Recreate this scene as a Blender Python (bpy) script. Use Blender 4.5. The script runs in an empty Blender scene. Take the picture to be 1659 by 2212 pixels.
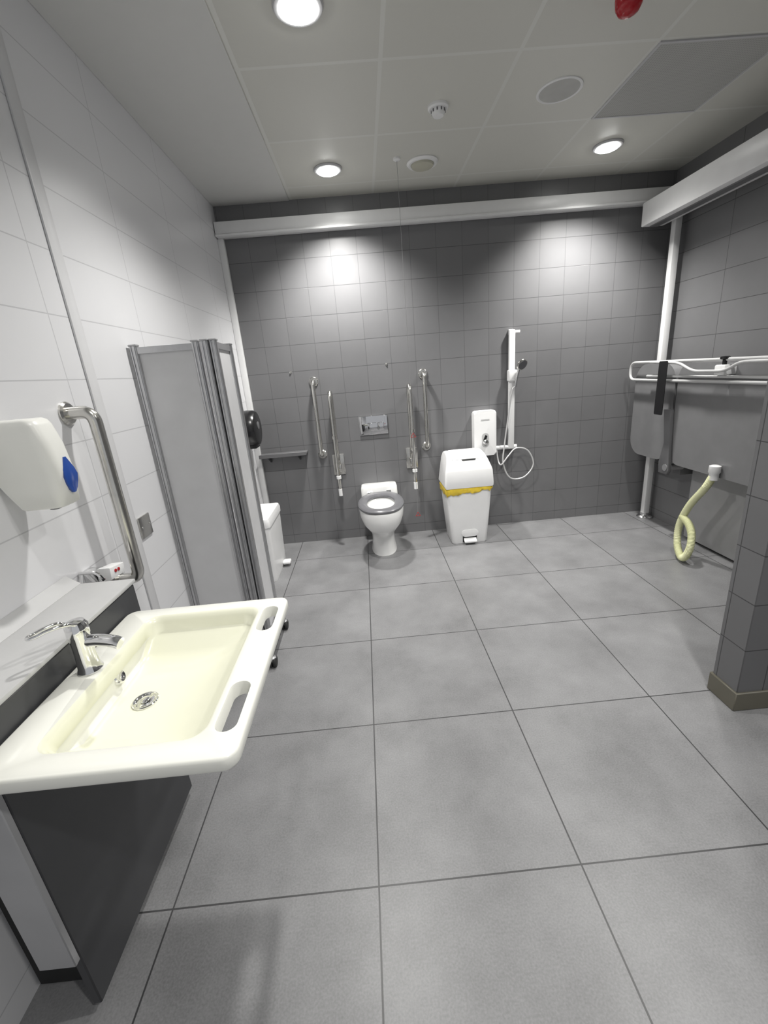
import bpy, bmesh, math, random
from mathutils import Vector, Matrix
random.seed(4)
C = bpy.context.scene.collection
PI = math.pi
# ------------------------------------------------------------------ camera
F, PITCH, ROLL, YAW, H = 929.0, math.radians(18.0), math.radians(4.92), math.radians(1.2), 1.42
fw = Vector((math.sin(YAW)*math.cos(PITCH), math.cos(YAW)*math.cos(PITCH), -math.sin(PITCH)))
r0 = Vector((math.cos(YAW), -math.sin(YAW), 0)); u0 = r0.cross(fw)
rt = r0*math.cos(ROLL) - u0*math.sin(ROLL); up = u0*math.cos(ROLL) + r0*math.sin(ROLL)
cd = bpy.data.cameras.new('camera'); cam = bpy.data.objects.new('camera', cd); C.objects.link(cam)
cd.sensor_fit = 'VERTICAL'; cd.sensor_height = 36; cd.lens = 36*F/2212; cd.clip_start = 0.02
m4 = Matrix.Identity(4)
for i in range(3):
    m4[i][0] = rt[i]; m4[i][1] = up[i]; m4[i][2] = -fw[i]
m4[2][3] = H
cam.matrix_world = m4
bpy.context.scene.camera = cam
def at(px, py, x=None, y=None, z=None):
    d = fw*F + rt*(px-829.5) - up*(py-1106)
    t = x/d.x if x is not None else (y/d.y if y is not None else (z-H)/d.z)
    return Vector((d.x*t, d.y*t, H+d.z*t))

# ------------------------------------------------------------------ materials
def nt(name):
    m = bpy.data.materials.new(name); m.use_nodes = True
    return m, m.node_tree.nodes, m.node_tree.links, m.node_tree.nodes['Principled BSDF']
def mat(name, col, rough=.5, metal=0, var=.04, scale=12, bump=0, emit=0, trans=0, stretch=None):
    m, N, L, b = nt(name)
    g = N.new('ShaderNodeNewGeometry'); n = N.new('ShaderNodeTexNoise'); n.inputs['Scale'].default_value = scale
    n.inputs['Detail'].default_value = 4
    src = g.outputs['Position']
    if stretch:
        mp = N.new('ShaderNodeMapping'); mp.inputs['Scale'].default_value = stretch
        L.new(src, mp.inputs['Vector']); src = mp.outputs['Vector']
    L.new(src, n.inputs['Vector'])
    r = N.new('ShaderNodeValToRGB')
    r.color_ramp.elements[0].position = .3; r.color_ramp.elements[1].position = .7
    r.color_ramp.elements[0].color = (*[max(0, c*(1-var)) for c in col], 1)
    r.color_ramp.elements[1].color = (*[min(1, c*(1+var)) for c in col], 1)
    L.new(n.outputs['Fac'], r.inputs['Fac']); L.new(r.outputs['Color'], b.inputs['Base Color'])
    b.inputs['Roughness'].default_value = rough; b.inputs['Metallic'].default_value = metal
    if bump:
        bp = N.new('ShaderNodeBump'); bp.inputs['Strength'].default_value = bump; bp.inputs['Distance'].default_value = .002
        L.new(n.outputs['Fac'], bp.inputs['Height']); L.new(bp.outputs['Normal'], b.inputs['Normal'])
    if emit:
        b.inputs['Emission Color'].default_value = (*col, 1); b.inputs['Emission Strength'].default_value = emit
    return m
def tile_mat(name, ax, size, off, joint, col, grout, rough=.4, var=.06, tilevar=.05, nscale=3, bump=.35, fine=0, vfac=1.0, nrough=.65):
    m, N, L, b = nt(name)
    g = N.new('ShaderNodeNewGeometry'); s = N.new('ShaderNodeSeparateXYZ'); L.new(g.outputs['Position'], s.inputs[0])
    def M(op, a, bb=None):
        n = N.new('ShaderNodeMath'); n.operation = op
        for i, v in enumerate((a, bb)):
            if v is None: continue
            if isinstance(v, (int, float)): n.inputs[i].default_value = v
            else: L.new(v, n.inputs[i])
        return n.outputs[0]
    def comp(a):
        if a == 'xy': return M('ADD', s.outputs[0], s.outputs[1])
        return s.outputs['xyz'.index(a)]
    masks = []; cells = []
    for i in range(2):
        v = M('DIVIDE', M('SUBTRACT', comp(ax[i]), off[i]), size[i])
        cells.append(M('FLOOR', v))
        e = M('ABSOLUTE', M('SUBTRACT', M('FRACT', v), .5))
        masks.append(M('GREATER_THAN', e, .5-joint/(2*size[i])))
    if vfac < 1: masks[0] = M('MULTIPLY', masks[0], vfac)
    mask = M('MAXIMUM', masks[0], masks[1])
    cv = N.new('ShaderNodeCombineXYZ'); L.new(cells[0], cv.inputs[0]); L.new(cells[1], cv.inputs[1])
    wn = N.new('ShaderNodeTexWhiteNoise'); L.new(cv.outputs[0], wn.inputs['Vector'])
    n = N.new('ShaderNodeTexNoise'); n.inputs['Scale'].default_value = nscale; n.inputs['Detail'].default_value = 8; n.inputs['Roughness'].default_value = nrough
    L.new(g.outputs['Position'], n.inputs['Vector'])
    k = M('ADD', M('MULTIPLY', M('SUBTRACT', n.outputs['Fac'], .5), var*4), M('MULTIPLY', M('SUBTRACT', wn.outputs['Value'], .5), tilevar*2))
    if fine:
        n2 = N.new('ShaderNodeTexNoise'); n2.inputs['Scale'].default_value = 180; n2.inputs['Detail'].default_value = 2
        L.new(g.outputs['Position'], n2.inputs['Vector'])
        k = M('ADD', k, M('MULTIPLY', M('SUBTRACT', n2.outputs['Fac'], .5), fine))
    k = M('ADD', k, 1.0)
    vm = N.new('ShaderNodeVectorMath'); vm.operation = 'SCALE'; vm.inputs[0].default_value = col; L.new(k, vm.inputs['Scale'])
    mx = N.new('ShaderNodeMix'); mx.data_type = 'RGBA'; L.new(mask, mx.inputs['Factor'])
    L.new(vm.outputs[0], mx.inputs[6]); mx.inputs[7].default_value = (*grout, 1)
    L.new(mx.outputs[2], b.inputs['Base Color'])
    b.inputs['Roughness'].default_value = rough
    bp = N.new('ShaderNodeBump'); bp.inputs['Strength'].default_value = bump; bp.inputs['Distance'].default_value = .003
    hh = M('ADD', M('SUBTRACT', 1.0, mask), M('MULTIPLY', n.outputs['Fac'], .25))
    L.new(hh, bp.inputs['Height']); L.new(bp.outputs['Normal'], b.inputs['Normal'])
    return m

floor_m = tile_mat('floor_tile', 'xy', (.597, .608), (-.09, .858), .005, (.222, .222, .227), (.05, .05, .052), .38, .26, .035, 3.0, .3, .6, 1.0, .62)
back_m = tile_mat('dark_wall_tile', 'xz', (.2, .2), (.043, .08), .004, (.165, .165, .17), (.085, .085, .088), .36, .05, .03, vfac=.6)
side_m = tile_mat('dark_side_tile', 'yz', (.6, .2), (.1, .08), .004, (.18, .18, .185), (.07, .07, .072), .36, .05, .03)
nib_m = tile_mat('dark_nib_tile', ['xy', 'z'], (.6, .2), (.43, .08), .004, (.14, .14, .144), (.05, .05, .052), .38, .05, .04)
left_m = tile_mat('white_wall_tile', 'yz', (.6, .2), (.33, .08), .004, (.73, .73, .745), (.55, .55, .565), .3, .01, .008)
ceil_m = tile_mat('ceiling_tile', 'xy', (.597, .6), (.195, 2.293), .018, (.64, .635, .585), (.70, .70, .66), .45, .02, .035, 1.2, .4)
ceil_p = mat('plain_ceiling_panel', (.64, .64, .62), .5, 0, .01)
base_m = mat('skirting_tile', (.125, .117, .09), .4)
white_p = mat('white_plastic', (.82, .82, .82), .32, 0, .015)
white_c = mat('white_ceramic', (.85, .85, .84), .12, 0, .01)
warm_cast_c = mat('warm_cast_ceramic', (.80, .80, .66), .22, 0, .015, 5)  # bowl copy of the ceramic, the lamps' yellow cast put into its colour
rim_c = mat('ivory_ceramic', (.83, .83, .77), .22, 0, .015, 5)
ivory_p = mat('ivory_plastic', (.80, .80, .76), .3, 0, .015)
hose_m = mat('cream_hose', (.74, .75, .47), .4, 0, .04)
white_paint = mat('white_painted_metal', (.80, .80, .80), .35, 0, .02)
rail_w = mat('pale_grey_tube', (.64, .64, .64), .3, .2, .02)
trim_g = mat('grey_trim', (.52, .52, .53), .35, 0, .02)
trim_w = mat('pale_trim', (.66, .66, .67), .35, 0, .02)
steel = mat('brushed_steel', (.62, .61, .58), .22, 1, .05, 40)
chrome = mat('chrome', (.82, .82, .82), .07, 1, .01)
chrome_d = mat('dark_chrome', (.70, .70, .71), .03, 1, .02)
alu = mat('anodised_aluminium', (.55, .55, .56), .36, 1, .05, 30)
alu_d = mat('grey_screen_profile', (.42, .42, .43), .4, .6, .05, 30)
panel_g = mat('screen_sheet', (.63, .63, .64), .45, 0, .03)
seat_g = mat('grey_seat', (.14, .14, .15), .3, 0, .05)
dark_g = mat('dark_laminate', (.045, .046, .05), .4, 0, .06)
ledge_g = mat('pale_grey_laminate', (.50, .50, .50), .4, 0, .03)
side_g = mat('grey_side_sheet', (.36, .36, .37), .4, 0, .04)
mid_g = mat('mid_grey_sheet', (.14, .14, .145), .4, 0, .04)
bench_g = mat('bench_shell', (.20, .20, .205), .32, 0, .04)
lower_g = mat('lit_wall_tone', (.36, .36, .365), .38, 0, .04)  # paler tone stands for light on the wall tile below the bench
black = mat('black_plastic', (.012, .012, .013), .25, 0, .1)
rubber = mat('black_rubber', (.02, .02, .02), .7, 0, .1)
blue = mat('blue_window', (.02, .07, .32), .15, 0, .1)
red = mat('red_plastic', (.40, .008, .015), .2, 0, .08)
redc = mat('red_cord', (.42, .03, .03), .5, 0, .08)
yellow = mat('yellow_bag', (.80, .58, .05), .3, 0, .12, 30, .5)
cordm = mat('grey_cord', (.25, .25, .25), .6, 0, .05)
beige_p = mat('beige_plastic', (.50, .49, .40), .5, 0, .03)
vent_m = tile_mat('perforated_grille', 'xy', (.012, .012), (.003, .003), .004, (.36, .36, .345), (.46, .46, .44), .6, .03, 0, 4, .1)
shade_m = mat('speaker_mesh', (.50, .50, .48), .7, 0, .05)
pale_hose = mat('pale_hose', (.62, .62, .62), .3, .4)
glow = mat('lamp_diffuser', (1, 1, .97), .5, 0, 0, 10, 0, 22)

# ------------------------------------------------------------------ mesh helpers
class MB:
    def __init__(s): s.bm = bmesh.new()
    def box(s, x0, x1, y0, y1, z0, z1, bev=0, seg=2):
        r = bmesh.ops.create_cube(s.bm, size=1); vs = r['verts']
        for v in vs:
            v.co = Vector(((x0+x1)/2+v.co.x*(x1-x0), (y0+y1)/2+v.co.y*(y1-y0), (z0+z1)/2+v.co.z*(z1-z0)))
        if bev:
            es = list({e for v in vs for e in v.link_edges})
            bmesh.ops.bevel(s.bm, geom=es, offset=bev, segments=seg, profile=.5, affect='EDGES')
        return s
    def loft(s, rings, cap0=True, cap1=True, closed=True):
        vr = [[s.bm.verts.new(p) for p in r] for r in rings]
        n = len(vr[0])
        for a, b in zip(vr, vr[1:]):
            for i in range(n if closed else n-1):
                j = (i+1) % n
                s.bm.faces.new((a[i], a[j], b[j], b[i]))
        if cap0: s.bm.faces.new(vr[0][::-1])
        if cap1: s.bm.faces.new(vr[-1])
        return s
    def ring_loop(s, rings):
        vr = [[s.bm.verts.new(p) for p in r] for r in rings]; n = len(vr[0]); k = len(vr)
        for q in range(k):
            a, b = vr[q], vr[(q+1) % k]
            for i in range(n):
                j = (i+1) % n; s.bm.faces.new((a[i], a[j], b[j], b[i]))
        return s
    def tube(s, pts, r, n=12, cap=True, rad=None):
        pts = [Vector(p) for p in pts]; rings = []
        t0 = (pts[1]-pts[0]).normalized()
        nn = t0.orthogonal().normalized()
        for i, p in enumerate(pts):
            if i == 0: t = t0
            elif i == len(pts)-1: t = (pts[i]-pts[i-1]).normalized()
            else: t = ((pts[i]-pts[i-1]).normalized()+(pts[i+1]-pts[i]).normalized()).normalized()
            nn = (nn - t*nn.dot(t)).normalized(); bb = t.cross(nn)
            rr = rad[i] if rad else r
            rings.append([p+(nn*math.cos(2*PI*k/n)+bb*math.sin(2*PI*k/n))*rr for k in range(n)])
        return s.loft(rings, cap, cap)
    def lathe(s, prof, o, axis=(0, 0, 1), n=32, cap0=True, cap1=True):
        o = Vector(o); ax = Vector(axis).normalized(); e = ax.orthogonal().normalized(); g = ax.cross(e)
        return s.loft([[o+ax*h+(e*math.cos(2*PI*k/n)+g*math.sin(2*PI*k/n))*max(r, 1e-4) for k in range(n)] for r, h in prof], cap0, cap1)
    def prism(s, pts, axis, lo, hi, bev=0, seg=2):
        def P(a, b, c):
            return {'x': (c, a, b), 'y': (a, c, b), 'z': (a, b, c)}[axis]
        before = set(s.bm.edges)
        s.loft([[P(a, b, lo) for a, b in pts], [P(a, b, hi) for a, b in pts]])
        if bev:
            es = [e for e in s.bm.edges if e not in before and len(e.link_faces) == 2 and abs(getattr(e.verts[0].co-e.verts[1].co, axis)) < 1e-6]
            bmesh.ops.bevel(s.bm, geom=es, offset=bev, segments=seg, profile=.5, affect='EDGES')
        return s
    def build(s, name, m, parent=None, angle=38, base=None):
        bmesh.ops.recalc_face_normals(s.bm, faces=s.bm.faces)
        off = OFF[parent.name] if parent else (Vector(base) if base is not None else Vector((0, 0, 0)))
        bmesh.ops.translate(s.bm, verts=s.bm.verts, vec=-off)
        me = bpy.data.meshes.new(name); s.bm.to_mesh(me); s.bm.free()
        return link(name, me, m, parent, off, angle)
OFF = {}
def link(name, me, m, parent, off, angle=38):
    me.polygons.foreach_set('use_smooth', [True]*len(me.polygons)); me.set_sharp_from_angle(angle=math.radians(angle))
    o = bpy.data.objects.new(name, me); C.objects.link(o)
    if m: me.materials.clear(); me.materials.append(m)
    if parent: o.parent = parent
    else: o.location = off
    OFF[o.name] = Vector(off)
    return o
def tag(o, label, cat, group=None):
    o['label'] = label; o['category'] = cat
    if group: o['group'] = group
    return o
def thing(name, loc, label, cat, group=None):
    o = bpy.data.objects.new(name, None); C.objects.link(o); o.location = loc; o.empty_display_size = .05
    OFF[o.name] = Vector(loc)
    return tag(o, label, cat, group)
def struct(o): o['kind'] = 'structure'; return o
def copy_tree(o, parent=None):
    c = o.copy(); C.objects.link(c); c.parent = parent
    OFF[c.name] = OFF[o.name]
    for ch in list(o.children): copy_tree(ch, c)
    return c
def fillet(pts, r, n=6):
    pts = [Vector(p) for p in pts]; out = [pts[0]]
    for a, b, c in zip(pts, pts[1:], pts[2:]):
        d1 = (a-b); d2 = (c-b); q = min(r, d1.length*.49, d2.length*.49)
        p1 = b+d1.normalized()*q; p2 = b+d2.normalized()*q
        for i in range(n+1):
            t = i/n; out.append(p1*(1-t)**2+b*2*t*(1-t)+p2*t*t)
    out.append(pts[-1]); return out
def spline(pts, n=8):
    pts = [Vector(p) for p in pts]; P = [pts[0]*2-pts[1]]+pts+[pts[-1]*2-pts[-2]]; out = []
    for i in range(1, len(P)-2):
        p0, p1, p2, p3 = P[i-1:i+3]
        for k in range(n):
            t = k/n
            out.append(.5*((2*p1)+(p2-p0)*t+(2*p0-5*p1+4*p2-p3)*t*t+(3*p1-p0-3*p2+p3)*t**3))
    out.append(pts[-1]); return out
def rrect(cx, cy, hx, hy, r, n=6):
    r = min(r, hx*.999, hy*.999); o = []
    for sx, sy, a0 in ((1, 1, 0), (-1, 1, 90), (-1, -1, 180), (1, -1, 270)):
        for i in range(n+1):
            a = math.radians(a0+90*i/n)
            o.append((cx+sx*(hx-r)+r*math.cos(a), cy+sy*(hy-r)+r*math.sin(a)))
    return o
def rr3(cx, cy, hx, hy, r, z, n=6): return [(a, b, z) for a, b in rrect(cx, cy, hx, hy, r, n)]
def ell(cx, cy, a, b, z, p=2.0, n=40):
    o = []
    for i in range(n):
        t = 2*PI*i/n; c, s_ = math.cos(t), math.sin(t)
        o.append((cx+a*math.copysign(abs(c)**(2/p), c), cy+b*math.copysign(abs(s_)**(2/p), s_), z))
    return o
def boolean(a, b, op):
    md = a.modifiers.new('b', 'BOOLEAN'); md.operation = op; md.object = b; md.solver = 'EXACT'
    bpy.context.view_layer.update()
    me = bpy.data.meshes.new_from_object(a.evaluated_get(bpy.context.evaluated_depsgraph_get()))
    a.modifiers.clear(); a.data = me
    bpy.data.objects.remove(b, do_unlink=True)

# ------------------------------------------------------------------ room
XL, XR, YB, ZC = -.97, 2.46, 3.70, 2.66
YF = -1.3
struct(MB().box(XL-.1, XR+.1, YF, YB+.1, -.1, 0).build('floor', floor_m))
struct(MB().box(XL-.1, XR+.1, YF, YB+.1, ZC, ZC+.1).build('ceiling', ceil_m))
struct(MB().box(XL-.1, XR+.1, YB, YB+.1, 0, ZC).build('wall_back', back_m))
struct(MB().box(XL-.1, XL, YF, YB, 0, ZC).build('wall_left', left_m))
struct(MB().box(XR, XR+.1, YF, YB, 0, ZC).build('wall_right', side_m))
struct(MB().box(1.375, XR, 1.35, 1.475, 0, ZC, .003, 1).build('wall_partition', nib_m))
struct(MB().box(1.367, XR, 1.342, 1.483, 0, .085, .003, 1).build('baseboard_partition', base_m))
struct(MB().box(XL, XL+.045, YB-.04, YB, 0, 2.44, .004).build('trim_1', white_paint))
struct(MB().box(XL, XL+.008, 1.63, 1.685, .0, ZC, .003).build('trim_2', trim_w))
struct(MB().box(XL, -.415, YF, YB, ZC-.006, ZC, .002, 1).build('trim_3', ceil_p))

# ------------------------------------------------------------------ hoist tracks
t = thing('hoist_track', (.7, 3.66, 2.43), 'long white hoist track running across the top of the dark back wall', 'hoist track', None)
MB().box(XL+.005, 2.44, 3.615, 3.695, 2.44, 2.535, .006).build('beam', white_paint, t)
MB().box(XL+.005, 2.44, 3.607, 3.615, 2.44, 2.455, .002, 1).build('lower_lip', white_paint, t)
t = thing('hoist_track', (2.2, 2.5, 2.28), 'thick white hoist beam running toward the viewer along the right wall', 'hoist track', None)
MB().box(2.16, 2.33, 1.48, 3.60, 2.28, 2.435, .008).build('beam', white_paint, t)
MB().box(2.215, 2.275, 1.49, 3.58, 2.272, 2.281, .001, 1).build('slot', mid_g, t)
t = thing('support_post', (2.385, 3.53, 0), 'slim white post standing in the far right corner on a round steel foot', 'post')
MB().box(2.36, 2.41, 3.505, 3.555, .03, 2.40, .006).build('pole', white_paint, t)
MB().lathe([(.062, 0), (.062, .012), (.05, .022), (.035, .03), (.035, .05)], (2.385, 3.53, 0)).build('foot', chrome, t)

# ------------------------------------------------------------------ ceiling fittings
def downlight(x, y, label):
    t = thing('downlight', (x, y, ZC), label, 'light', 'recessed ceiling downlights')
    MB().lathe([(.070, 0), (.088, 0), (.09, -.004), (.085, -.012), (.074, -.014), (.066, -.010), (.068, 0)], (x, y, ZC), n=40, cap0=False, cap1=False).build('bezel', trim_g, t)
    MB().lathe([(.066, -.008), (.062, -.020), (.04, -.027), (.001, -.029)], (x, y, ZC), n=40).build('diffuser', glow, t)
    return t
d1 = downlight(-.107, 1.985, 'bright round downlight at the very top edge of the photo, nearest the viewer')
for (x, y, lab) in ((-.10, 3.255, 'round downlight in the ceiling above the toilet'), (1.675, 3.225, 'round downlight in the ceiling above the shower corner')):
    c = copy_tree(d1); c.location = (x, y, ZC); c['label'] = lab
def spot(x, y, e, size=132, blend=.75, rad=.05, tilt=0):
    l = bpy.data.lights.new('downlight_and_fill_lamp', 'SPOT'); l.energy = e; l.spot_size = math.radians(size); l.spot_blend = blend
    l.shadow_soft_size = rad; l.color = (1, .985, .95)
    o = bpy.data.objects.new('downlight_and_fill_lamp', l); C.objects.link(o); o.location = (x, y, ZC-.06)
    o.rotation_euler.x = math.radians(tilt)
spot(-.107, 1.985, 95)
for x, y in ((-.10, 3.255), (1.675, 3.225)):
    spot(x, y, 28); spot(x, y, 150, 114, 1.0, .06, 14)
spot(-.107, .715, 24); spot(1.15, .9, 95); spot(1.675, 2.0, 70); spot(.7, -.3, 65)  # unseen spots added to brighten the room, no fittings modelled there
t = thing('extract_valve', (.50, 3.26, ZC), 'round white air valve with beige centre between the two rear downlights', 'air valve')
MB().lathe([(.06, 0), (.098, 0), (.1, -.006), (.09, -.016), (.075, -.016), (.066, -.004), (.06, 0)], (.5, 3.26, ZC), n=40, cap0=False, cap1=False).build('ring', white_p, t)
MB().lathe([(.068, -.001), (.072, -.012), (.068, -.026), (.03, -.032), (.001, -.033)], (.5, 3.26, ZC), n=40).build('disc', beige_p, t)
t = thing('ceiling_speaker', (1.09, 2.60, ZC), 'large flat round ceiling speaker beside the grey grille panel', 'speaker')
MB().lathe([(.095, 0), (.108, 0), (.108, -.004), (.1, -.007), (.095, -.004)], (1.09, 2.6, ZC), n=40, cap0=False, cap1=False).build('rim', white_p, t)
MB().lathe([(.097, -.001), (.097, -.004), (.001, -.005)], (1.09, 2.6, ZC), n=40).build('mesh_cover', shade_m, t)
t = thing('smoke_detector', (.50, 2.66, ZC), 'small white smoke detector in the middle of the ceiling', 'smoke detector')
MB().lathe([(.052, 0), (.052, -.01), (.046, -.016), (.001, -.017)], (.5, 2.66, ZC)).build('base', white_p, t)
MB().lathe([(.034, -.015), (.034, -.03), (.026, -.042), (.001, -.044)], (.5, 2.66, ZC)).build('head', white_p, t)
h = MB()
for k in range(10):
    a = 2*PI*k/10; h.box(.5+.0345*math.cos(a)-.003, .5+.0345*math.cos(a)+.003, 2.66+.0345*math.sin(a)-.003, 2.66+.0345*math.sin(a)+.003, ZC-.029, ZC-.018)
h.build('vents', mid_g, t)
bq = at(1357, 33, z=ZC-.10)
t = thing('alarm_beacon', (bq.x, bq.y, ZC), 'red domed alarm beacon hanging from the ceiling at the top right', 'alarm')
MB().lathe([(.055, 0), (.055, -.012), (.047, -.02), (.001, -.021)], (bq.x, bq.y, ZC)).build('base', white_p, t)
MB().lathe([(.045, -.02), (.047, -.05), (.044, -.075), (.034, -.092), (.018, -.10), (.001, -.102)], (bq.x, bq.y, ZC)).build('dome', red, t)
t = thing('ventilation_grille', (1.687, 2.593, ZC), 'square grey perforated grille panel set in the ceiling', 'grille')
MB().box(1.406, 1.968, 2.312, 2.874, ZC-.004, ZC).build('plate', vent_m, t)
h = MB()
for a, b, c, d in ((1.395, 1.979, 2.30, 2.312), (1.395, 1.979, 2.874, 2.886), (1.395, 1.406, 2.312, 2.874), (1.968, 1.979, 2.312, 2.874)): h.box(a, b, c, d, ZC-.006, ZC)
h.build('frame_and_gap_fill', trim_g, t)
t = thing('pull_cord', (.331, 3.18, .33), 'thin emergency pull cord hanging from the ceiling with red bangles right of the toilet', 'pull cord')
MB().lathe([(.022, 0), (.022, -.010), (.016, -.014), (.005, -.016)], (.331, 3.18, ZC)).build('ceiling_switch', white_p, t)
MB().tube([(.331, 3.18, ZC-.015), (.331, 3.18, .98)], .0011, 6).build('cord', cordm, t)
MB().tube([(.331, 3.18, .98), (.331, 3.18, .36)], .0011, 6).build('lower_cord', cordm, t)
for z in (.955, .34):
    h = MB(); R = .020
    h.ring_loop([[(.331+(R+.004*math.cos(b))*math.cos(a), 3.18+.004*math.sin(b), z+(R+.004*math.cos(b))*math.sin(a)) for b in [2*PI*q/6 for q in range(6)]] for a in [2*PI*k/3+PI/2 for k in range(3)]])
    h.build('bangle', redc, t)

# ------------------------------------------------------------------ basin
BX0, BX1, BY0, BY1, BZ = -.762, -.285, .597, 1.175, .80
bc, by = (BX0+BX1)/2, (BY0+BY1)/2
s_ = MB().loft([rr3(bc, by, .228, .278, .022, BZ-.033), rr3(bc, by, .235, .286, .026, BZ-.031), rr3(bc, by, .2385, .289, .028, BZ-.025), rr3(bc, by, .2385, .289, .028, BZ-.006), rr3(bc, by, .2365, .287, .027, BZ-.0015), rr3(bc, by, .233, .2835, .025, BZ)])
slab = s_.build('slab', None)
under = MB().loft([rr3(-.57, .885, .12, .15, .06, .660), rr3(-.56, .885, .155, .205, .07, .695), rr3(-.548, .885, .178, .240, .06, .765), rr3(-.548, .885, .178, .240, .06, .775)]).build('under', None)
boolean(slab, under, 'UNION')
cav = MB().loft([rr3(-.60, .895, .07, .115, .03, .694), rr3(-.585, .895, .098, .15, .035, .702), rr3(-.565, .892, .125, .18, .035, .717), rr3(-.535, .89, .150, .206, .04, .750), rr3(-.527, .89, .149, .221, .038, .758), rr3(-.524, .89, .153, .229, .038, .785), rr3(-.522, .89, .157, .235, .038, .795), rr3(-.5205, .89, .163, .242, .038, .801), rr3(-.519, .89, .172, .250, .036, .83)]).build('cavity', None)
boolean(slab, cav, 'DIFFERENCE')
for (y0, y1) in ((.662, .80), (1.0, 1.12)):
    c = MB().loft([rr3(-.325, (y0+y1)/2, .020, (y1-y0)/2, .02, .70), rr3(-.325, (y0+y1)/2, .020, (y1-y0)/2, .02, .795), rr3(-.325, (y0+y1)/2, .024, (y1-y0)/2+.004, .023, .805)]).build('slot', None)
    boolean(slab, c, 'DIFFERENCE')
me = slab.data.copy(); bpy.data.objects.remove(slab, do_unlink=True)
t = thing('wash_basin', (bc, by, .66), 'pale rectangular wash basin with warm light coloured into its bowl and two hand-grip slots in its front rim', 'basin')
inside = [p.index for p in me.polygons if p.center.z < .7995 and p.center.z > .685 and abs(p.center.x+.521) < .163 and abs(p.center.y-.89) < .243 and p.normal.z > -.02 and (p.normal.z > .15 or (p.normal.x*(p.center.x+.53)+p.normal.y*(p.center.y-.89)) < 0)]
me.transform(Matrix.Translation(-OFF[t.name])); link('bowl', me, rim_c, t, OFF[t.name], 45)
me.materials.append(warm_cast_c)
for i in inside: me.polygons[i].material_index = 1
MB().lathe([(.014, .002), (.020, .001), (.023, .003), (.026, .005), (.029, .005), (.031, .003), (.031, 0)], (-.61, .898, .6945), n=28).build('drain', chrome, t)
MB().lathe([(.012, .003), (.012, .006), (.009, .008), (.001, .0085)], (-.61, .898, .6945), n=16).build('plug', chrome, t)
oax = Vector((.95, 0, .45))
MB().lathe([(.008, .004), (.012, .005), (.016, .007), (.019, .004), (.019, -.006)], (-.687, .94, .743), oax, n=24).build('overflow_ring', chrome, t)

t = thing('mixer_tap', (-.715, .90, BZ), 'chrome lever mixer tap on the back of the pale basin', 'tap')
MB().lathe([(.027, 0), (.028, .004), (.024, .012), (.022, .05), (.022, .095), (.024, .10), (.024, .122), (.019, .132), (.001, .135)], (-.715, .90, BZ), n=28).build('body', chrome, t)
h = MB(); h.tube(spline([(-.70, .90, BZ+.078), (-.67, .896, BZ+.080), (-.635, .888, BZ+.078), (-.618, .886, BZ+.072)]), .0145, 14, True)
h.build('spout', chrome, t)
h = MB()
h.tube(spline([(-.704, .89, BZ+.128), (-.712, .868, BZ+.142), (-.735, .845, BZ+.145), (-.752, .832, BZ+.141), (-.764, .826, BZ+.140), (-.770, .834, BZ+.140), (-.764, .845, BZ+.141), (-.750, .860, BZ+.144), (-.735, .876, BZ+.143), (-.722, .89, BZ+.130)]), .0045, 10)
h.build('lever', chrome, t)

# basin backing unit
t = thing('basin_lift_unit', (-.86, .94, 0), 'dark grey panel unit on the left wall carrying the basin', 'panel unit')
MB().box(-.788, -.766, .657, 1.235, .03, .862, .003, 1).build('front_panel', dark_g, t)
MB().box(-.848, -.765, .640, .656, .205, .862, .002, 1).build('side_panel', side_g, t)
MB().box(-.968, -.80, .72, 1.20, .0, .862, .003, 1).build('frame_and_gap_fill', rubber, t)  # black block added to keep the open gap behind the side panel dark
MB().box(-.945, -.763, .40, 1.245, .863, .875, .003).build('ledge', ledge_g, t)
MB().prism([(-.969, .863), (-.930, .863), (-.930, .876), (-.945, .886), (-.969, .904)], 'y', .35, 1.245).build('upstand', ledge_g, t)
t = thing('hand_control', (-.90, 1.35, .83), 'small white hand control with two red buttons at the far end of the ledge', 'hand control')
MB().prism([(1.315, .845), (1.395, .838), (1.40, .872), (1.32, .886)], 'x', -.925, -.88, .004).build('body', white_p, t)
for yy, zz in ((1.345, .866), (1.362, .864)):
    MB().lathe([(.006, 0), (.006, .003), (.001, .004)], (-.8805, yy, zz), (1, 0, 0), 14).build('button', red, t)
MB().box(-.970, -.925, 1.32, 1.36, .84, .88, .003).build('holder', chrome, t)
MB().tube(fillet([(-.965, 1.30, .885), (-.90, 1.285, .89), (-.885, 1.285, .86)], .015), .006, 8).build('hook', chrome, t)

# dispenser on the left wall
def disp_ring(z, y0, y1, xf, xb, r=.02):
    o = []; n = 6
    o.append((xb, y1, z))
    for i in range(n+1):
        a = PI/2*(1-i/n); o.append((xf-r+r*math.cos(a), y1-r+r*math.sin(a), z))
    for i in range(n+1):
        a = -PI/2*i/n; o.append((xf-r+r*math.cos(a), y0+r+r*math.sin(a), z))
    o.append((xb, y0, z)); return o
t = thing('soap_dispenser', (-.88, 1.17, 1.14), 'white wall-mounted soap dispenser with blue oval window above the basin', 'dispenser')
MB().loft([disp_ring(1.147, 1.130, 1.210, -.828, -.918, .016), disp_ring(1.152, 1.125, 1.214, -.821, -.926, .022), disp_ring(1.20, 1.123, 1.215, -.812, -.952, .030), disp_ring(1.24, 1.122, 1.215, -.808, XL, .032), disp_ring(1.31, 1.122, 1.215, -.816, XL, .030), disp_ring(1.362, 1.124, 1.212, -.830, XL, .026), disp_ring(1.374, 1.128, 1.208, -.837, XL, .022), disp_ring(1.380, 1.134, 1.202, -.848, XL, .018)]).build('cover', ivory_p, t, 50)
w = MB()
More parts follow.
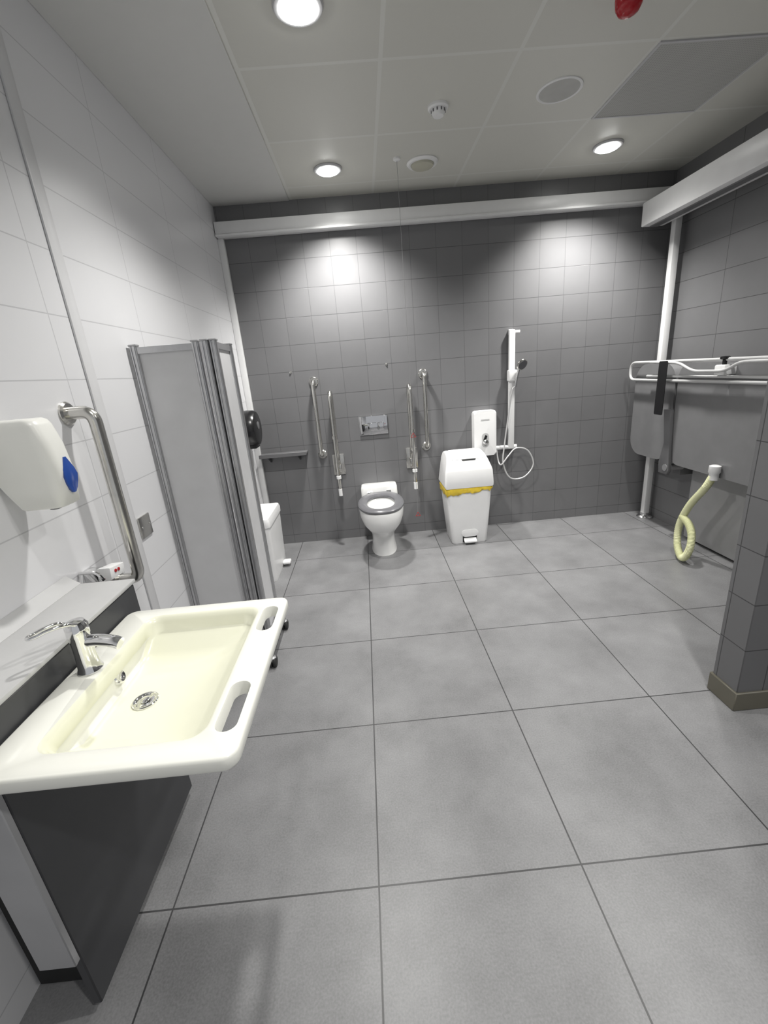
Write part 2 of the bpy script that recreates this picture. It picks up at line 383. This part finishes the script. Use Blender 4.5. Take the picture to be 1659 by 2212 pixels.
zs = [(-.046, 0.004), (-.036, .014), (-.02, .022), (0, .026), (.018, .022), (.034, .013), (.05, .004)]
w.loft([[(xx, 1.172+dy*k, 1.225+dz) for xx in (-.820,) for k in (-1, 1)]+[( -.8025-abs(dz)*.12-abs(k)*dy*.12, 1.172+dy*k, 1.225+dz) for k in (1, .5, 0, -.5, -1)] for dz, dy in zs])
w.build('window', blue, t)
MB().lathe([(.016, 0), (.014, -.010), (.008, -.012)], (-.872, 1.17, 1.148)).build('outlet', mid_g, t)

# ------------------------------------------------------------------ grab rails
def grab_rail(base, out, z0, z1, label, r=.0165, fr=.055):
    b = Vector((base[0], base[1], 0)); o = Vector((out[0], out[1], 0))
    t = thing('grab_rail', (b.x, b.y, z0), label, 'grab rail', 'stainless wall grab rails')
    A = b+Vector((0, 0, z1)); B = b+Vector((0, 0, z0))
    MB().tube(fillet([A+o*.005, A+o*.085, B+o*.085, B+o*.005], fr, 10), r, 20).build('tube', steel, t)
    for p in (A, B):
        MB().lathe([(.038, 0), (.038, .006), (.032, .012), (r, .013)], p, o, 28).build('flange', steel, t)
    return t
grab_rail((XL, 1.475), (1, 0), .775, 1.375, 'stainless grab rail on the white wall beside the basin', .0205, .072)
g1 = grab_rail((-.405, YB), (0, -1), .79, 1.39, 'upright stainless grab rail fixed to back wall left of the toilet')
g2 = copy_tree(g1); g2.location = (.492, YB, .78); g2['label'] = 'upright stainless grab rail fixed to back wall right of the toilet'

def fold_rail(x, label, s):
    t = thing('folding_support_rail', (x, YB, .46), label, 'support rail', 'fold-up support rails beside the toilet')
    MB().box(x-.05, x+.05, YB-.012, YB, .60, .78, .005).build('wall_plate', steel, t)
    MB().box(x-.022, x+.022, YB-.075, YB-.01, .63, .70, .005).build('hinge', steel, t)
    MB().tube(fillet([(x, YB-.06, .665), (x, YB-.06, 1.30), (x, YB-.17, 1.30), (x, YB-.17, .80), (x, YB-.065, .74)], .054, 8), .0165, 14).build('loop', steel, t)
    leg = MB().tube([(x, YB-.195, 1.24), (x, YB-.20, .50)], .0125, 12).build('leg', steel, t)
    MB().tube([(x, YB-.2, .52), (x, YB-.2, .462)], .016, 12).build('rubber_tip', white_p, leg)
    for z in (.95, .62): MB().tube([(x, YB-.1985, z-.012), (x, YB-.1985, z+.012)], .020, 14).build('clamp', white_p if z < .7 else steel, t)
    return t
fold_rail(-.275, 'folded-up stainless support rail with white tip left of the toilet', -1)
fold_rail(.36, 'folded-up stainless support rail with white tip right of the toilet', 1)

for x, lab in ((-.58, 'small chrome wall peg above the left grab rails'), (.20, 'small chrome wall peg above the flush plate')):
    h = MB().lathe([(.010, 0), (.010, .003), (.006, .004), (.006, .009), (.001, .010)], (x, YB, 1.475), (0, -1, 0), 18)
    tag(h.build('wall_peg', steel, None, base=(x, YB, 1.475)), lab, 'wall peg', 'chrome pegs on the back wall')

# ------------------------------------------------------------------ toilet
cx = .05
t = thing('toilet', (cx, 3.4, 0), 'white floor-standing toilet with grey seat at the back wall', 'toilet')
MB().loft([ell(cx, 3.43, .105, .215, 0, 2.4), ell(cx, 3.43, .10, .21, .012, 2.4), ell(cx, 3.42, .092, .20, .10, 2.3), ell(cx, 3.40, .095, .205, .17, 2.3), ell(cx, 3.36, .122, .245, .225, 2.2), ell(cx, 3.31, .155, .288, .29, 2.15), ell(cx, 3.285, .172, .285, .35, 2.15), ell(cx, 3.28, .177, .285, .40, 2.15), ell(cx, 3.28, .174, .281, .418, 2.15), ell(cx, 3.28, .165, .272, .422, 2.15),
     ell(cx, 3.27, .118, .20, .42, 2.15), ell(cx, 3.27, .108, .185, .405, 2.1), ell(cx, 3.27, .105, .18, .36, 2.1), ell(cx, 3.29, .075, .11, .29, 2), ell(cx, 3.31, .045, .06, .22, 2)]).build('pan', white_c, t)
MB().loft([rr3(cx, 3.63, .155, .068, .035, .30), rr3(cx, 3.63, .158, .068, .035, .40), rr3(cx, 3.63, .155, .068, .03, .485), rr3(cx, 3.63, .148, .06, .028, .498), rr3(cx, 3.63, .135, .05, .022, .502)]).build('rear_ledge', white_c, t)
n = 48
O = lambda k, z: ell(cx, 3.285, .182-k, .285-k, z, 2.25, n); I = lambda k, z: ell(cx, 3.272, .108+k, .185+k, z, 2.15, n)
MB().ring_loop([O(.006, .424), O(0, .430), O(0, .440), O(.008, .449), O(.02, .452), I(.015, .450), I(.004, .444), I(0, .434), I(.004, .425)]).build('seat', seat_g, t)
for x in (-.03, .13): MB().tube([(x-.02, 3.56, .447), (x+.02, 3.56, .447)], .013, 12).build('hinge', chrome, t)
MB().loft([ell(cx, 3.31, .044, .058, .24, 2), ell(cx, 3.31, .043, .057, .242, 2)]).build('water', chrome, t)

t = thing('flush_plate', (.052, YB, .92), 'chrome rectangular flush plate on the back wall above the toilet', 'flush plate')
MB().box(-.07, .174, YB-.014, YB, .92, 1.08, .005).build('plate', chrome_d, t)
MB().box(.0, .085, YB-.020, YB-.0135, .955, 1.02, .003).build('button', chrome_d, t)
MB().box(.09, .14, YB-.020, YB-.0135, .955, 1.02, .003).build('button', chrome_d, t)

t = thing('wall_shelf', (-.75, YB, .82), 'narrow grey shelf in the left corner of the back wall', 'shelf')
MB().box(-.92, -.525, YB-.12, YB, .822, .84, .004).build('board', mid_g, t)
MB().box(-.92, -.525, YB-.124, YB-.118, .815, .846, .002, 1).build('edge_strip', mid_g, t)
for x in (-.85, -.60): MB().prism([(YB, .76), (YB, .822), (YB-.1, .822), (YB-.1, .812)], 'x', x-.006, x+.006).build('bracket', dark_g, t)

# ------------------------------------------------------------------ folding screen
t = thing('folding_screen', (-.75, 2.1, 0), 'folded light grey privacy screen on castors against the white wall', 'screen')
ZT, ZB = 1.605, .13
def spanel(a, b, th=.006):
    a = Vector((*a, 0)); b = Vector((*b, 0)); d = (b-a).normalized(); nrm = Vector((-d.y, d.x, 0))
    def slab(w0, w1, z0, z1, th):
        q = MB(); p0 = a+d*w0; p1 = a+d*w1
        q.loft([[p+Vector((0, 0, z)) for p in (p0+nrm*th, p1+nrm*th, p1-nrm*th, p0-nrm*th)] for z in (z0, z1)]); return q
    L = (b-a).length
    pn = slab(.012, L-.012, ZB+.02, ZT-.02, th/2).build('panel', panel_g, t)
    slab(.01, L-.01, ZT-.03, ZT-.004, .010).build('top_rail', alu, pn)
    slab(.01, L-.01, ZB+.004, ZB+.03, .010).build('bottom_rail', alu, pn)
    for p in (a, b):
        h = MB(); e = p
        h.loft([[(e.x+x, e.y+y, z) for x, y in rrect(0, 0, .016, .014, .008, 3)] for z in (ZB, ZT)])
        for k in (-1, 1):
            h.loft([[(e.x+k*.007+x, e.y-.014+y, z) for x, y in rrect(0, 0, .003, .004, .002, 2)] for z in (ZB, ZT)])
        h.build('post', alu, t)
        MB().box(e.x-.017, e.x+.017, e.y-.016, e.y+.016, ZT, ZT+.008, .003).build('post_cap', alu_d, t)
spanel((-.945, 1.975), (-.695, 1.995))
spanel((-.655, 1.99), (-.672, 2.27))
spanel((-.622, 2.00), (-.640, 2.28))
def foot(x, y0, y1):
    MB().box(x-.010, x+.010, y0+.01, y1-.01, .064, .080, .004).build('foot_bar', rubber, t)
    MB().box(x-.012, x+.012, (y0+y1)/2-.012, (y0+y1)/2+.012, .079, ZB+.02, .003).build('foot_stem', alu, t)
    for y in (y0+.02, y1-.02):
        h = MB()
        for k in (-1, 1): h.lathe([(.012, -.008), (.027, -.007), (.030, -.003), (.030, .003), (.027, .007), (.012, .008)], (x+k*.011, y, .030), (1, 0, 0), 20)
        cst = h.build('caster', rubber, t)
        MB().lathe([(.012, .03), (.02, .05), (.02, .056), (.008, .066)], (x, y, 0), n=16).build('caster_cap', alu_d, cst)
foot(-.605, 1.91, 2.30)
foot(-.90, 1.82, 2.14)

# black roll dispenser on left wall
t = thing('toilet_roll_dispenser', (XL, 3.42, .94), 'round black toilet roll dispenser on the left wall behind the screen', 'dispenser')
y0, z0 = 3.43, 1.085
MB().lathe([(.13, 0), (.138, .02), (.14, .06), (.136, .10), (.125, .118), (.11, .123), (.001, .125)], (XL, y0, z0), (1, 0, 0), 40).build('case', black, t)
MB().lathe([(.03, 0), (.03, .004), (.02, .006), (.001, .006)], (XL+.1235, y0, z0+.02), (1, 0, 0), 20).build('lock', mid_g, t)
MB().box(XL, XL+.10, y0-.06, y0+.06, z0-.150, z0-.118, .006).build('outlet', black, t)

# small pedal bin by the left wall
t = thing('sanitary_bin', (-.86, 3.1, 0), 'slim white sanitary bin behind the folding screen by the left wall', 'bin')
MB().loft([rr3(-.865, 3.13, .085, .20, .03, 0), rr3(-.865, 3.13, .09, .205, .03, .03), rr3(-.863, 3.13, .099, .22, .03, .43)]).build('body', white_p, t)
MB().loft([rr3(-.862, 3.13, .104, .225, .03, .432), rr3(-.862, 3.13, .105, .227, .03, .47), rr3(-.862, 3.13, .098, .218, .03, .495), rr3(-.862, 3.13, .08, .19, .03, .50)]).build('lid', white_p, t)
MB().box(-.776, -.715, 3.18, 3.25, .02, .045, .01, 3).build('pedal', white_p, t)

# big pedal bin
bx, byy = .765, 3.445
t = thing('pedal_bin', (bx, byy, 0), 'tall white pedal bin with yellow bag showing beneath its lid', 'bin')
body = MB().loft([rr3(bx, byy, .142, .125, .03, 0), rr3(bx, byy, .148, .130, .03, .012), rr3(bx, byy, .168, .145, .035, .25), rr3(bx, byy, .186, .155, .04, .48)]).build('body', white_p, t)
rings = []
for q, (z, k) in enumerate(((.446, .004), (.450, .008), (.462, .007), (.474, .010), (.486, .007), (.50, .006))):
    ring = rr3(bx, byy, .184+k, .153+k, .042, z, 10); n = len(ring)
    # extra points along the straight sides so the edge can crumple
    dense = []
    for i in range(n):
        a_, b_ = Vector(ring[i]), Vector(ring[(i+1) % n]); m_ = max(1, int((b_-a_).length/.018))
        dense += [a_.lerp(b_, j/m_) for j in range(m_)]
    rings.append([(p.x+random.uniform(-.002, .002), p.y+random.uniform(-.004, .001), p.z+((bx-p.x)*-.08+.007*math.sin(i*.8)+random.uniform(-.007, .007) if z < .455 else 0)) for i, p in enumerate(dense)])
mn = min(len(r) for r in rings); assert all(len(r) == mn for r in rings) or True
if len({len(r) for r in rings}) == 1:
    MB().loft(rings, False, False).build('bag', yellow, t, 80)
else:
    rs = [[r[int(i*len(r)/mn)] for i in range(mn)] for r in rings]
    MB().loft(rs, False, False).build('bag', yellow, t, 80)
def tap(o_bm):
    for v in o_bm.bm.verts:
        if v.co.z > .60: v.co.x = bx+(v.co.x-bx)*(1-.24*(v.co.z-.60)/.155)
    return o_bm
lidp = [(3.280, .490), (3.276, .52), (3.282, .625), (3.290, .650), (3.34, .708), (3.40, .740), (3.48, .755), (3.55, .752), (3.595, .74), (3.608, .70), (3.61, .490)]
lm = MB().prism(lidp, 'x', bx-.196, bx+.196, .016, 4); tap(lm).build('lid', white_p, t, 30)
fl = MB(); fp = [(3.340, .713), (3.40, .745), (3.48, .760), (3.54, .757)]
fl.loft([[(bx-.15, y, z), (bx+.15, y, z), (bx+.15, y, z-.01), (bx-.15, y, z-.01)] for y, z in fp]); tap(fl).build('flap', white_p, t)
MB().box(bx-.045, bx+.065, 3.328, 3.343, .704, .711, .002, 1).build('flap_gap', rubber, t)
MB().box(bx-.06, bx+.06, 3.305, 3.33, .012, .07, .008, 3).build('pedal_recess', black, t)
MB().prism([(3.272, .022), (3.272, .034), (3.317, .06), (3.322, .05)], 'x', bx-.052, bx+.052, .004).build('pedal', white_p, t)
MB().prism(rrect(bx, .095, .07, .03, .03), 'y', 3.301, 3.33, .003).build('pedal_hood', white_p, t)

# ------------------------------------------------------------------ shower
t = thing('electric_shower', (.985, YB, .67), 'white electric shower box on the back wall behind the bin', 'shower unit')
MB().prism(rrect(.985, .855, .094, .188, .02), 'y', YB-.085, YB, .012, 3).build('case', white_p, t)
MB().prism(rrect(.985, .80, .03, .06, .028), 'y', YB-.0865, YB-.083).build('dial_panel', ledge_g, t)
MB().lathe([(.024, 0), (.022, .016), (.014, .022), (.001, .022)], (.985, YB-.086, .785), (0, -1, 0), 24).build('dial', chrome, t)
MB().prism([(.965, .80), (.985, .845), (1.0, .835), (.985, .79)], 'y', YB-.094, YB-.086).build('lever', black, t)
MB().box(.95, 1.02, YB-.0865, YB-.084, .965, .975).build('logo_strip', ledge_g, t)
t = thing('shower_riser_rail', (1.22, YB, .70), 'tall white shower riser rail on the back wall', 'shower rail')
MB().box(1.195, 1.245, YB-.05, YB-.02, .70, 1.655, .006).build('rail', white_p, t)
for z in (.72, 1.64): MB().box(1.20, 1.24, YB-.022, YB, z-.02, z+.02, .003).build('bracket', white_p, t)
MB().box(1.245, 1.285, YB-.045, YB-.025, 1.628, 1.65, .004).build('top_hook', white_p, t)
MB().box(1.185, 1.255, YB-.075, YB-.018, 1.26, 1.35, .01, 3).build('slider', white_p, t)
MB().tube([(1.082, YB-.03, .715), (1.27, YB-.03, .715)], .018, 14).build('cross_pipe', white_p, t)
t = thing('shower_handset', (1.265, YB-.09, 1.3), 'dark chrome shower handset with hose held on the white riser rail', 'shower head')
MB().tube(spline([(1.235, YB-.085, 1.215), (1.245, YB-.095, 1.29), (1.262, YB-.11, 1.375)]), .012, 12).build('handle', chrome, t)
hd = Vector((.25, -.80, -.45))
MB().lathe([(.012, -.03), (.03, -.02), (.044, -.004), (.044, .006), (.04, .008), (.001, .009)], (1.275, YB-.125, 1.385), hd, 28).build('head', steel, t)
MB().lathe([(.036, .0085), (.036, .0105), (.001, .011)], (1.275, YB-.125, 1.385), hd, 24).build('spray_face', seat_g, t)
hp = [(1.236, YB-.087, 1.22), at(1106, 845, y=3.61), at(1098, 900, y=3.62), at(1090, 960, y=3.62), at(1087, 1000, y=3.61), at(1102, 1032, y=3.60), at(1132, 1030, y=3.60), at(1152, 1003, y=3.61), at(1140, 973, y=3.62), at(1115, 968, y=3.62), at(1098, 985, y=3.60), at(1084, 1003, y=3.60), at(1077, 998, y=3.63), (1.092, 3.655, .70)]
MB().tube(spline(hp, 8), .0065, 10).build('hose', pale_hose, t)

# ------------------------------------------------------------------ changing bench (folded against right wall)
t = thing('changing_bench', (2.25, 2.7, 0), 'grey folded-up changing bench with white guard rails on the right wall', 'changing bench')
BXF = 2.215
MB().prism(rrect(3.335, .955, .235, .355, .13, 10), 'x', BXF, BXF+.09, .03, 5).build('shell', bench_g, t)
MB().prism(rrect(2.42, .955, .655, .355, .10, 10), 'x', BXF, BXF+.09, .03, 5).build('shell', bench_g, t)
MB().box(BXF+.09, XR, 2.0, 2.1, .5, 1.2, .005).build('wall_arm', mid_g, t)
MB().box(BXF+.09, XR, 3.06, 3.14, .5, 1.2, .005).build('wall_arm', mid_g, t)
MB().box(2.37, XR-.002, 1.9, 3.02, .02, .72, .006).build('lit_wall_sheet', lower_g, t)  # added pale sheet in place of the lit wall under the bench
XRL = BXF-.05
MB().tube(fillet([(XRL, 1.8, 1.325), (XRL, 3.57, 1.325), (XRL, 3.57, 1.195), (XRL, 1.8, 1.195)], .06, 8), .0105, 12).build('guard_rail', rail_w, t)
MB().tube(fillet([(XRL-.03, 3.28, 1.325), (XRL-.03, 2.98, 1.315), (XRL-.03, 2.84, 1.26), (XRL-.03, 2.58, 1.26), (XRL-.03, 2.48, 1.31), (XRL-.03, 1.8, 1.315)], .05, 6), .0095, 12).build('drop_rail', rail_w, t)
MB().tube(fillet([(XRL, 3.35, 1.225), (XRL, 1.8, 1.225)], .05, 6), .009, 12).build('lower_rail', rail_w, t)
MB().box(XRL-.03, BXF, 2.585, 2.665, 1.235, 1.295, .008).build('latch_box', white_p, t)
MB().lathe([(.012, 0), (.012, .03), (.026, .034), (.026, .046), (.02, .05), (.001, .051)], (XRL-.005, 2.62, 1.293), n=20).build('knob', black, t)
MB().prism(rrect(3.11, 1.145, .045, .185, .01), 'x', XRL-.048, XRL-.044).build('strap', black, t)
MB().prism([(3.15, .99), (3.07, .99), (3.05, .75), (3.02, .56), (3.04, .52), (3.13, .52), (3.14, .60), (3.10, .75)], 'x', BXF-.03, BXF-.005, .004).build('hinge_arm', mid_g, t)
MB().tube([(BXF-.035, 3.06, .57), (BXF+.1, 3.06, .57)], .025, 16).build('pivot', alu_d, t)
MB().lathe([(.02, .075), (.032, .07), (.034, .03), (.027, .02), (.027, -.02)], (BXF-.036, 2.59, .61)).build('drain_outlet', white_p, t)
hp = spline([(BXF-.040, 2.59, .615), (2.165, 2.625, .53), (2.150, 2.72, .38), (2.14, 2.775, .22), (2.12, 2.745, .09), (2.09, 2.66, .034), (2.075, 2.60, .055), (2.085, 2.58, .13), (2.11, 2.615, .21), (2.13, 2.68, .26), (2.14, 2.765, .29)], 22)
hz = MB().tube(hp, .02, 14, True, [.0225+(.002 if k % 2 else -.0015) for k in range(len(hp))]).build('drain_hose', hose_m, t, angle=60)
hz['label'] = 'cream ribbed drain hose'

# switch plate on the left wall
t = thing('wall_plate', (XL, 1.75, .85), 'square steel plate on the white wall left of the screen', 'wall plate')
MB().box(XL, XL+.008, 1.70, 1.79, .845, .935, .003).build('plate', steel, t)
for y in (1.715, 1.775): MB().lathe([(.004, 0), (.004, .002), (.001, .002)], (XL+.008, y, .89), (1, 0, 0), 10).build('screw', chrome, t)

# ------------------------------------------------------------------ world
w = bpy.data.worlds.new('world'); bpy.context.scene.world = w; w.use_nodes = True
bg = w.node_tree.nodes['Background']; bg.inputs[0].default_value = (.95, .97, 1, 1); bg.inputs[1].default_value = .48
vs = bpy.context.scene.view_settings; vs.view_transform = 'Standard'; vs.look = 'None'; vs.exposure = 0
